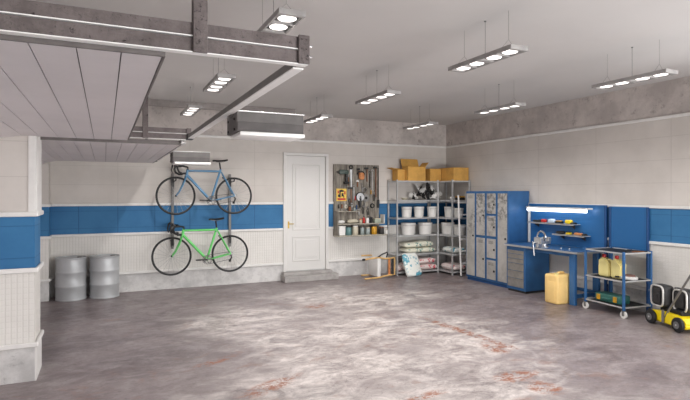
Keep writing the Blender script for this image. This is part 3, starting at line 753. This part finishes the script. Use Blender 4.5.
MB().sq((0, 0.0, .245), (.40, .14, .49), .35, .75, 24, 14, .10, 12).build('bag', M_sackteal, t)
MB().box(-.18, .18, -.006, .006, .475, .505).build('sewn_edge', M_bucket, t)

# top boxes
def carton(lab, x, y, z, w, d, h, rz, flaps):
    t = thing('cardboard_box', lab, 'box', (x, y, z), rz, 'cardboard boxes on top of the shelving'); e = .006
    b = MB().box(-w/2, w/2, -d/2, d/2, 0, e).box(-w/2, w/2, -d/2, -d/2+e, e, h).box(-w/2, w/2, d/2-e, d/2, e, h).box(-w/2, -w/2+e, -d/2+e, d/2-e, e, h).box(w/2-e, w/2, -d/2+e, d/2-e, e, h)
    b.build('carton_body', M_card, t)
    if flaps:
        for (nm, side, ang, ln) in flaps:
            b = MB()
            if side == 'back': b.xf((0, d/2-e, h), (R(ang), 0, 0)).box(-w/2, w/2, 0, .006, 0, ln)
            if side == 'front': b.xf((0, -d/2+e, h), (R(ang), 0, 0)).box(-w/2, w/2, -.006, 0, 0, ln)
            if side == 'left': b.xf((-w/2+e, 0, h), (0, R(ang), 0)).box(-.006, 0, -d/2, d/2, 0, ln)
            if side == 'right': b.xf((w/2-e, 0, h), (0, R(ang), 0)).box(0, .006, -d/2, d/2, 0, ln)
            b.build('flap', M_card, t)
    else:
        MB().box(-w/2, w/2, -d/2, -.002, h, h+.005).box(-w/2, w/2, .002, d/2, h, h+.005).build('flap', M_card, t)
        MB().box(-.025, .025, -d/2-.002, d/2+.002, h+.005, h+.007).build('tape', M_cardd, t)
carton('open cardboard box with raised flaps on top of the shelving', sx(414.2, 9.42), 9.44, 1.9805, .43, .26, .30, 0, [('f', 'back', -20, .19), ('f', 'right', 42, .13)])
carton('partly hidden cardboard box with a drooping flap, leftmost on the shelving', sx(399.2, 9.57), 9.56, 1.9805, .22, .22, .24, 0, [('f', 'left', -75, .15), ('f', 'back', -20, .04)])
carton('closed cardboard box between the open box and the corner box', sx(432, 9.46), 9.46, 1.9805, .28, .28, .26, 0, None)
carton('large closed cardboard box in the corner at the right end of the shelving', 6.84, 9.16, 1.9805, .39, .53, .275, 0, None)

# upper shelf bric-a-brac
tag(MB().lathe([(.03, 0), (.05, .006), (.075, .05), (.072, .05), (.045, .012), (.0, .012)], 20).build('bowl', M_beige), 'small beige bowl on the top inner shelf', 'bowl', (sx(404.5, 9.42), 9.42, 1.5705))
grp = 'crumpled black and white work gloves heaped on the shelf'
def glove(x, y, z, rz, tilt, m, lab):
    b = MB(); b.sq((0, 0, .05), (.09, .035, .11), .8, .8, 12, 8)
    for k in range(4):
        xx = -.033+.022*k; L = (.075, .085, .088, .07)[k]
        b.tube([(xx, 0, .09), (xx*1.15, -.006, .09+L*.6), (xx*1.25, -.022, .09+L)], [.011, .0105, .008], 7)
    b.tube([(.035, 0, .04), (.065, -.008, .07), (.075, -.02, .1)], [.012, .011, .008], 7)
    b.tube([(0, 0, .02), (0, 0, -.04)], [.03, .036], 12, flat=.5)
    o = b.build('work_glove', m); tag(o, lab, 'glove', (x, y, z), group=grp); o.rotation_euler = (tilt, random.uniform(-1.2, 1.2), rz); return o
n = 0
places = ['bottom left of', 'lower middle of', 'bottom right of', 'left flank of', 'centre of', 'right flank of', 'upper left of', 'upper right of', 'very top of', 'low front of', 'back right of', 'back left of', 'outer right of', 'outer left of']
for px, dz, yy in ((416, .06, 9.42), (424, .06, 9.38), (432, .06, 9.42), (418, .12, 9.46), (425, .14, 9.44), (432, .13, 9.46), (420, .2, 9.48), (428, .21, 9.47), (424.5, .25, 9.5), (428, .05, 9.36), (434, .17, 9.52), (419, .16, 9.54), (436, .05, 9.4), (413.5, .05, 9.44)):
    m = M_black if n % 2 else M_white
    glove(sx(px, yy), yy, 1.5705+dz, random.uniform(-1, 1), random.uniform(-1.1, 1.1), m, '%s work glove at the %s the heap on the shelf' % ('black' if n % 2 else 'white', places[n])); n += 1
tag(MB().sq((0, 0, .04), (.085, .085, .08), 1, 1, 18, 12).build('ball', M_white), 'small white ball on the inner shelf corner', 'ball', (6.72, 9.0+.06, 1.5705))
t = thing('tool_case', 'small dark and ochre case on the shelf beside the cabinet top', 'case', (6.87, 8.97, 1.5705))
MB().box(-.09, .09, -.06, .06, 0, .055, .008, 1).build('body', M_dark, t); MB().box(-.09, .09, -.06, .06, .056, .085, .008, 1).build('lid', M_ochre, t)

# ------------------------------------------------------------------ ladder
t = thing('step_ladder', 'white metal ladder standing between the shelving and the blue lockers', 'ladder', (6.83, 8.66, 0)); 
for s in (-1, 1):
    b = MB().tube([(s*.195, -.03, .02), (s*.195, .06, 1.68)], .021, 4); b.build('rail', M_white, t)
    MB().box(s*.195-.025, s*.195+.025, -.055, -.005, 0, .03, .005, 1).build('rubber_foot', M_grey, t)
for k in range(6):
    z = .27+.25*k; MB().box(-.19, .19, -.03+.054*z-.03, -.03+.054*z+.035, z-.012, z+.012, .003, 1).build('step', M_white, t)

# ------------------------------------------------------------------ lockers
CX, CY0, CY1, CH = 6.56, 7.17, 8.37, 1.755
t = thing('locker_cabinet', 'tall blue steel locker cabinet with eight scuffed grey doors', 'cabinet', (CX, CY0, 0))
D = XR-CX-.01; Wc = CY1-CY0
b = MB().box(0, D, 0, Wc, .06, CH, .004, 1); b.build('body', M_bluep, t)
MB().box(.02, D-.02, .02, Wc-.02, 0, .06).build('plinth', M_blued, t)
cw = Wc/4
def ldoor(col, z0, z1):     # col 0 = farthest (left in photo)
    y1 = Wc-col*cw; y0 = y1-cw
    d = MB().box(-.016, -.001, y0+.03, y1-.03, z0, z1, .004, 1).build('door', M_cabdoor, t)
    MB().box(-.032, -.016, y0+.045, y0+.075, (z0+z1)/2-.035, (z0+z1)/2+.0, .003, 1).build('handle', M_black, d)
    b = MB()
    for k in range(3): b.box(-.018, -.0165, y0+.08, y1-.08, z1-.05-k*.02, z1-.045-k*.02)
    b.build('vent', M_dark, d)
ldoor(0, .1, 1.71)
ldoor(1, .1, .86); ldoor(1, .91, 1.71)
for a, c2 in ((.1, .46), (.50, .86), (.91, 1.29), (1.33, 1.71)): ldoor(2, a, c2)
ldoor(3, .1, 1.71)

# ------------------------------------------------------------------ workbench
BX, BY0, BY1, BZ = 6.47, 5.66, 7.14, .825
t = thing('workbench', 'blue steel workbench with a drawer unit under the pegboard', 'workbench', (BX, BY0, 0))
DB = XR-BX-.02; LB = BY1-BY0
b = MB().box(-.05, DB-.03, -.09, LB, BZ-.035, BZ-.004, .003, 1); top = b.build('worktop', M_silver, t)
MB().box(-.04, DB-.03, -.08, LB-.005, BZ-.004, BZ, .001, 1).build('blue_mat', M_bluep, top)
y0, y1 = LB-.47, LB-.02
du = MB().box(0, DB-.02, y0, y1, .04, BZ-.036, .004, 1).build('drawer_unit', M_bluep, t)
zz = .09
for hgt in (.155, .13, .13, .08, .08, .065):
    MB().box(-.014, -.001, y0+.035, y1-.035, zz, zz+hgt-.008, .003, 1).box(-.024, -.014, y0+.05, y1-.05, zz+hgt-.024, zz+hgt-.014, .002, 1).build('drawer_front', M_cabdoor if False else pm('drawer_grey', (152, 148, 143), .4, .3), du); zz += hgt
MB().box(.02, DB-.04, y0+.02, y1-.02, 0, .04).build('plinth', M_dark, t)
for x in (0, DB-.06):
    MB().box(x, x+.06, 0, .1, 0, BZ-.036, .004, 1).build('leg', M_bluep, t)
b = MB().box(.06, DB-.06, .02, .06, .10, .16, .003, 1); b.build('lower_rail', M_bluep, t)
MB().box(0.02, .06, .1, y0, BZ-.09, BZ-.036, .003, 1).build('cross_rail', M_bluep, t); MB().box(DB-.05, DB-.02, .1, y0, .13, .18, .003, 1).build('cross_rail', M_bluep, t)

def perf(): 
    t = NT('perforated_blue_panel'); x, y, z = t.xyz()
    def cell(v): 
        a = t.math('FRACT', t.math('MULTIPLY', t.math('ADD', v, 20.0), 26.0)); a = t.math('SUBTRACT', a, .5); return t.math('MULTIPLY', a, a)
    d = t.math('SQRT', t.math('ADD', cell(y), cell(z))); h = t.ramp(d, .22, .17)
    t.base(t.mix(t.math('MULTIPLY', h, .6), lin((44, 106, 164)), lin((16, 52, 94)))); t.set(.35, .1); return t.m
M_perf = perf()
t = thing('peg_board', 'blue perforated pegboard standing behind the workbench', 'pegboard', (7.02, BY0, BZ))
MB().box(0, .015, -.1, 1.49, .002, .70, .003, 1).build('panel', M_perf, t)
MB().box(-.03, .03, -.13, -.1, -BZ, .70, .003, 1).build('post', M_blued, t)
MB().box(-.045, -.005, 1.44, 1.47, .002, .66, .003, 1).build('post', M_white, t)
t = thing('peg_board', 'blue steel panel on tall posts behind the tool trolley', 'pegboard', (7.02, 4.86, 0))
MB().box(0, .015, .03, .60, .88, 1.51, .003, 1).build('panel', M_perf, t)
MB().box(-.01, .03, 0, .03, 0, 1.51, .003, 1).build('post', M_blued, t)
MB().box(-.01, .03, .60, .635, 0, 1.51, .003, 1).build('post', M_blued, t)

t = thing('tube_light', 'long white tube light fixed over the workbench pegboard', 'lamp', (6.86, 5.78, 1.40))
MB().box(0, .16, 0, 1.28, .05, .075, .004, 1).build('reflector', M_white, t)
MB().box(.01, .05, .01, 1.27, 0, .05, .012, 2).build('lamp_tube', M_tube, t)
MB().box(.05, .16, .1, .13, .0, .05).build('bracket', M_steel, t); MB().box(.05, .16, 1.1, 1.13, .0, .05).build('bracket', M_steel, t)

def peg_shelf(lab, y0, y1, z):
    t = thing('small_shelf', lab, 'shelf', (6.86, y0, z)); L = y1-y0
    MB().box(0, .158, 0, L, -.01, 0, .002, 1).box(0, .004, 0, L, -.02, .004).build('shelf_plate', M_shelf, t)
    for yy in (.1, L-.12): MB().prism([(.02, -.01), (.158, -.01), (.158, -.09)], yy, yy+.008, 'xz').build('bracket', M_dark, t)
peg_shelf('upper small metal shelf on the pegboard below the tube light', 6.02, 7.02, 1.205)
peg_shelf('lower small metal shelf on the pegboard, right of the upper', 5.82, 6.46, 1.03)
gp = 'hand tools lying on the pegboard shelves'
def onpeg(name, lab, cat, y, z, L, h, m1, m2, shape=0, x=6.93):
    t = thing(name, lab, cat, (x, y, z), 0, gp)
    if shape == 0:   # pistol tool lying
        MB().sq((0, 0, h/2), (.07, L, h), .6, .6, 14, 10).build('body', m1, t); MB().box(-.025, .02, -L*.35, -L*.05, h*.1, h*.9+.004, .006, 1).build('grip', m2, t)
        MB().cyl((0, L*.45, h/2), (0, L*.68, h/2), h*.2, h*.1).build('nozzle', m2, t)
    if shape == 1:   # low box tool
        MB().box(-.035, .035, -L/2, L/2, 0, h*.7, .008, 2).build('body', m1, t); MB().box(-.03, .03, -L*.4, L*.4, h*.7, h, .006, 1).build('lid', m2, t)
onpeg('power_sander', 'black sander at the left end of the upper pegboard shelf', 'tool', 6.88, 1.2055, .13, .04, M_black, M_dark)
onpeg('power_drill', 'red power drill on the upper pegboard shelf', 'drill', 6.70, 1.2055, .11, .06, M_red, M_black)
onpeg('polishing_tool', 'pale blue-white polisher beside the red drill', 'tool', 6.53, 1.2055, .15, .07, pm('pale_blue', (200, 216, 232), .4), M_black)
onpeg('nail_box', 'black box between the polisher and the yellow drill', 'box', 6.37, 1.2055, .13, .05, M_black, M_ochre, 1)
onpeg('power_drill', 'yellow power drill at the right of the upper shelf', 'drill', 6.17, 1.2055, .14, .07, pm('drill_yellow', (236, 204, 40), .4), M_black)
onpeg('hand_plane', 'black hand plane at the left of the lower pegboard shelf', 'tool', 6.34, 1.0305, .17, .05, M_black, M_dark)
onpeg('tape_measure', 'yellow and black tape box on the lower pegboard shelf', 'tool', 6.17, 1.0305, .08, .05, pm('drill_yellow', (236, 204, 40), .4), M_black, 1)
onpeg('caulking_gun', 'beige and black caulking gun on the lower pegboard shelf', 'tool', 5.98, 1.0305, .16, .045, M_leather, M_black)

onpeg('spirit_level', 'long black level lying at the right end of the upper pegboard shelf', 'tool', 6.075, 1.2055, .09, .03, M_black, M_dark, 1)
onpeg('charger', 'black charger between the red drill and the sander', 'tool', 6.79, 1.2055, .05, .05, M_dark, M_black, 1)
onpeg('socket_case', 'black case at the right end of the lower pegboard shelf', 'case', 5.86, 1.0305, .06, .035, M_black, M_dark, 1)
# vice
t = thing('bench_vice', 'silver bench vice clamped at the front edge of the workbench', 'vice', (6.57, 6.36, BZ+.0005))
MB().lathe([(.07, 0), (.07, .012), (.045, .02), (.045, .04), (.06, .045)], 20).build('base', M_silver, t)
MB().box(-.05, .09, -.035, .035, .04, .085, .008, 1).box(.02, .07, -.06, .06, .07, .125, .006, 1).build('fixed_jaw', M_silver, t)
MB().box(-.11, -.07, -.06, .06, .04, .125, .006, 1).box(-.12, -.05, -.025, .025, .0, .07, .006, 1).build('sliding_jaw', M_silver, t)
MB().torus((-.02, .02, .13), .065, .013, 'x', 22, 8, R(-40), R(230)).build('clamp_ring', M_chrome, t)
b = MB().cyl((-.12, 0, .055), (-.175, 0, .055), .014); b.cyl((-.165, .02, .075), (-.165, -.005, -.10), .008); b.build('screw_handle', M_chrome, t)
t.scale = (1.3, 1.3, 1.3)
for i, (x, y, l) in enumerate(((6.62, 6.05, 'small steel nut lying left on the bench mat'), (6.66, 5.92, 'small steel nut lying right on the bench mat'))):
    tag(MB().cyl((0, 0, 0), (0, 0, .02), .016, n=6).torus((0, 0, .02), .009, .003, 'z', 10, 5).build('steel_nut', M_chrome), l, 'nut', (x, y, BZ+.0005))

# yellow jerrycan
t = thing('jerrycan', 'large yellow plastic jerrycan on the floor under the workbench', 'jerrycan', (6.435, 5.93, 0), 0)
w, d, h = .33, .27, .485
b = MB().box(-w/2, w/2, -d/2, d/2, 0, h*.94, .035, 4); b.build('body', M_yellowcan, t)
b = MB().box(-w/2+.05, w/2-.05, -d/2-.006, d/2+.006, .05, h*.72, .005, 2).box(-w/2-.006, w/2+.006, -d/2+.05, d/2-.05, .05, h*.72, .005, 2); b.build('side_rib', M_yellowcan, t)
b = MB().tube([(-.03, 0, h*.9), (-.01, 0, h*.97), (.04, 0, h*.985), (.10, 0, h*.97), (.12, 0, h*.9)], .018, 10); b.build('handle', M_yellowcan, t)
MB().lathe([(.034, h*.93), (.034, h*.96), (.03, h*.975)], 20, (-.095, -.05, 0)).build('cap', M_cream, t)

# ------------------------------------------------------------------ tool trolley
t = thing('tool_trolley', 'blue wheeled tool trolley with three metal shelves', 'trolley', (6.70, 5.11, 0), R(-5))
HW, HL = .25, .335
for s in (-1, 1):
    for q in (-1, 1):
        MB().box(s*HW-.016, s*HW+.016, q*HL-.016, q*HL+.016, .105, .905, .004, 1).build('post', M_bluep, t)
        x, y = s*HW, q*HL
        w_ = MB().cyl((x-.012, y, .05), (x+.012, y, .05), .05, n=24).build('caster_wheel', M_grey if s > 0 else M_bucket, t)
        MB().cyl((x-.015, y, .05), (x+.015, y, .05), .018, n=14).build('hub', M_steel, w_)
        MB().box(x-.022, x-.017, y-.015, y+.015, .04, .105).box(x+.017, x+.022, y-.015, y+.015, .04, .105).box(x-.022, x+.022, y-.02, y+.02, .1, .105).build('fork', M_steel, w_)
for z in (.145, .50, .885):
    b = MB().box(-HW-.01, HW+.01, -HL-.01, HL+.01, z-.008, z-.004); 
    for a in ((-HW-.012, -HW-.006, -HL, HL), (HW+.006, HW+.012, -HL, HL), (-HW, HW, -HL-.012, -HL-.006), (-HW, HW, HL+.006, HL+.012)): b.box(*a, z-.012, z+.008)
    sh = b.build('shelf', M_shelf, t)
    MB().box(-HW+.025, HW-.025, -HL+.025, HL-.025, z-.0035, z).build('rubber_mat', M_black, sh)
def tw(lx, ly, z):
    a = R(-5); return (6.70+lx*math.cos(a)-ly*math.sin(a), 5.11+lx*math.sin(a)+ly*math.cos(a), z)
def canister(lab, lx, ly, rz):
    t = thing('canister', lab, 'canister', tw(lx, ly, .5005), rz, 'cream canisters on the trolley'); t.scale = (1.12, 1.12, 1.12)
    prof = [(-.088, 0), (.072, 0), (.076, .02), (.076, .15), (.05, .205), (.04, .245), (.0, .245), (-.03, .225), (-.09, .16)]
    b = MB().prism([(p[0], p[1]) for p in prof], -.05, .05, 'yz'); bm = b.bm
    bmesh.ops.bevel(bm, geom=bm.edges[:], offset=.014, segments=2, affect='EDGES'); [setattr(f, 'smooth', True) for f in bm.faces]
    b.build('body', M_cream, t)
    MB().lathe([(.022, .24), (.024, .25), (.024, .28), (.018, .285)], 16, (0, .02, 0)).build('cap', M_red, t)
    MB().tube([(0, -.03, .215), (0, -.07, .225), (0, -.112, .18), (0, -.088, .10)], .012, 8).build('handle', M_cream, t)
canister('cream canister with red cap at the left on the trolley', -.06, .15, R(4))
canister('cream canister with red cap at the right on the trolley', -.05, -.06, R(-6))
t = thing('orbital_sander', 'flat grey and brown sander lying at the near end of the trolley', 'tool', tw(-.02, -.22, .5005), R(20))
MB().sq((0, 0, .025), (.17, .22, .05), .5, .8, 24, 10).build('body', M_bucket, t); MB().sq((.0, -.0, .05), (.13, .16, .05), .7, .8, 18, 10).build('pad', pm('dusty_brown', (128, 96, 86), .6), t)
MB().cyl((-.03, .1, .03), (-.05, .17, .03), .013).build('cord_socket', M_black, t)
t = thing('power_tool_case', 'dark teal carrying case with yellow latches on the lowest trolley shelf', 'case', tw(-.06, .04, .1455), R(-3))
MB().box(-.11, .11, -.22, .2, 0, .115, .02, 2).build('body', M_teal, t)
for yy in (-.15, .13): MB().box(-.122, -.108, yy-.03, yy+.03, .02, .1, .004, 1).build('latch', M_ochre, t)
MB().tube([(-.11, -.06, .05), (-.15, -.055, .06), (-.15, .04, .06), (-.11, .045, .05)], .012, 8).build('handle', M_teal, t)
t = thing('hand_wrench', 'dark wrench with a wooden grip on the near end of trolley top', 'wrench', tw(.02, -.27, .8855), R(70))
MB().box(-.012, .012, -.14, .06, 0, .016, .003, 1).build('shaft', M_brown, t); MB().box(-.035, .035, .06, .12, 0, .02, .005, 1).build('jaw', M_dark, t)
t = thing('hand_wrench', 'dark wrench lying at the back corner of trolley top', 'wrench', tw(.16, -.18, .8855), R(20))
MB().box(-.012, .012, -.14, .06, 0, .016, .003, 1).build('shaft', M_dark, t); MB().box(-.035, .035, .06, .12, 0, .02, .005, 1).build('jaw', M_dark, t)

# ------------------------------------------------------------------ lawn mower
t = thing('lawn_mower', 'yellow lawn mower with a black and silver engine at the right edge', 'lawn mower', (6.63, 4.20, 0), R(-17))
b = MB().prism([(-.31, .05), (.27, .05), (.30, .10), (.27, .175), (.12, .19), (-.12, .19), (-.28, .165), (-.32, .10)], -.17, .19, 'yz')
bm = b.bm; bmesh.ops.bevel(bm, geom=bm.edges[:], offset=.018, segments=2, affect='EDGES'); [setattr(f, 'smooth', True) for f in bm.faces]
b.build('deck', M_yellow, t)
for x in (-.195, .2):
    for y in (-.235, .225):
        w_ = MB().lathe([(.062, -.025), (.086, -.02), (.092, -.008), (.092, .008), (.086, .02), (.062, .025)], 28)
        w_.bm.transform(Matrix.Translation((x, y, .0925)) @ Matrix.Rotation(PI/2, 4, 'Y')); w_ = w_.build('wheel', M_black, t)
        MB().cyl((x-.029, y, .092), (x+.029, y, .092), .045, n=20).build('hubcap', M_grey, w_)
        MB().cyl((x-.033, y, .092), (x+.033, y, .092), .012, n=12).build('axle', M_silver, w_)
def block(y0, y1, x0, x1, z0, z1):
    e = MB().box(x0, x1, y0, y1, z0, z1, .05, 3).build('engine_block', M_dark, t)
    o_ = []; yc_, zc_, hy, hz = (y0+y1)/2, (z0+z1)/2, (y1-y0)/2-.012, (z1-z0)/2-.012
    for k in range(40):
        a = 2*PI*k/40; o_.append((x0-.002, yc_+math.copysign(abs(math.cos(a))**.45, math.cos(a))*hy, zc_+math.copysign(abs(math.sin(a))**.45, math.sin(a))*hz))
    MB().tube(o_, .012, 8, closed=True).build('silver_rim', pm('rim_silver', (214, 212, 208), .35, .3), e)
    b = MB().box(x0-.018, x0-.01, y0+.05, y1-.05, z0+.05, z1-.05, .003, 1)
    for k in range(3): b.torus((x0-.018, (y0+y1)/2, (z0+z1)/2+.02), .012+.015*k, .0025, 'x', 20, 5)
    b.build('vent_cover', M_dark, e)
block(.05, .285, -.15, .02, .235, .52); block(-.21, .03, -.04, .14, .215, .50)
MB().box(-.1, .1, -.18, .18, .18, .24, .01, 1).build('engine_mount', M_black, t)
MB().box(-.05, .05, -.06, .03, .3, .485, .01, 1).cyl((0, .0, .485), (0, .0, .505), .035, n=16).build('fuel_tank', M_black, t)
for x in (-.16, .17):
    b = MB().tube([(x, .03, .10), (x, -.05, .24), (x*.97, -.38, .72), (x*.95, -.62, 1.0)], .013, 8); b.build('handle_frame', M_steel, t)
MB().tube([(-.15, -.62, 1.0), (-.14, -.65, 1.03), (.15, -.65, 1.03), (.16, -.62, 1.0)], .017, 10).build('grip', M_black, t)
MB().box(-.19, -.172, .01, .05, .06, .22, .004, 1).build('height_lever', M_steel, t)

# ------------------------------------------------------------------ light
def area(name, loc, rot, sx_, sy_, power, col):
    l = bpy.data.lights.new(name, 'AREA'); l.shape = 'RECTANGLE'; l.size = sx_; l.size_y = sy_; l.energy = power; l.color = col
    o = bpy.data.objects.new(name, l); C.objects.link(o); o.location = loc; o.rotation_euler = rot; return o
area('right_window_fill', (XR+1.0, 1.4, 2.4), (0, R(70), 0), 2.2, 4.5, 260, (1.0, .985, .97))  # added fill outside the unseen right opening, tilted down to the floor
area('front_window_fill', (4.4, YF-1.5, 2.5), (R(64), 0, 0), 6.0, 2.6, 190, (1.0, .99, .98))  # added fill behind the camera, tilted down to brighten the near floor
area('ceiling_fill_front', (4.2, YF-1.3, .35), (R(112), 0, 0), 6.0, 1.2, 420, (1.0, .99, .98))  # no paving is built; added low fill tilted up to lift the ceiling
area('ceiling_fill_right', (XR+1.2, 1.4, .5), (0, R(118), 0), 1.2, 4.5, 40, (1.0, .99, .98))  # added low fill on the right, tilted up at the ceiling
for cx, cn in cols:
    for cy, rn in rowsy:
        for dy in (-.21, .21):
            l = bpy.data.lights.new('lamp_light', 'SPOT'); l.energy = 25; l.spot_size = R(165); l.spot_blend = .6; l.shadow_soft_size = .035; l.color = (1, .975, .95)
            o = bpy.data.objects.new('lamp_light', l); C.objects.link(o); o.location = (cx, cy+dy, 2.885)
w = bpy.data.worlds.new('World'); scene.world = w; w.use_nodes = True
bg = w.node_tree.nodes['Background']; bg.inputs[0].default_value = (.85, .92, 1, 1); bg.inputs[1].default_value = 1.0

cam = bpy.data.cameras.new('Camera'); co = bpy.data.objects.new('Camera', cam); C.objects.link(co)
cam.sensor_width = 36; cam.lens = 517/690*36; cam.shift_y = -6/690; cam.clip_start = .05
co.location = (0, 0, 1.7); co.rotation_euler = (R(90), 0, R(-24.9)); scene.camera = co
vs = scene.view_settings; vs.view_transform = 'Standard'; vs.look = 'None'; vs.gamma = 1; vs.use_curve_mapping = False; vs.exposure = 0.4
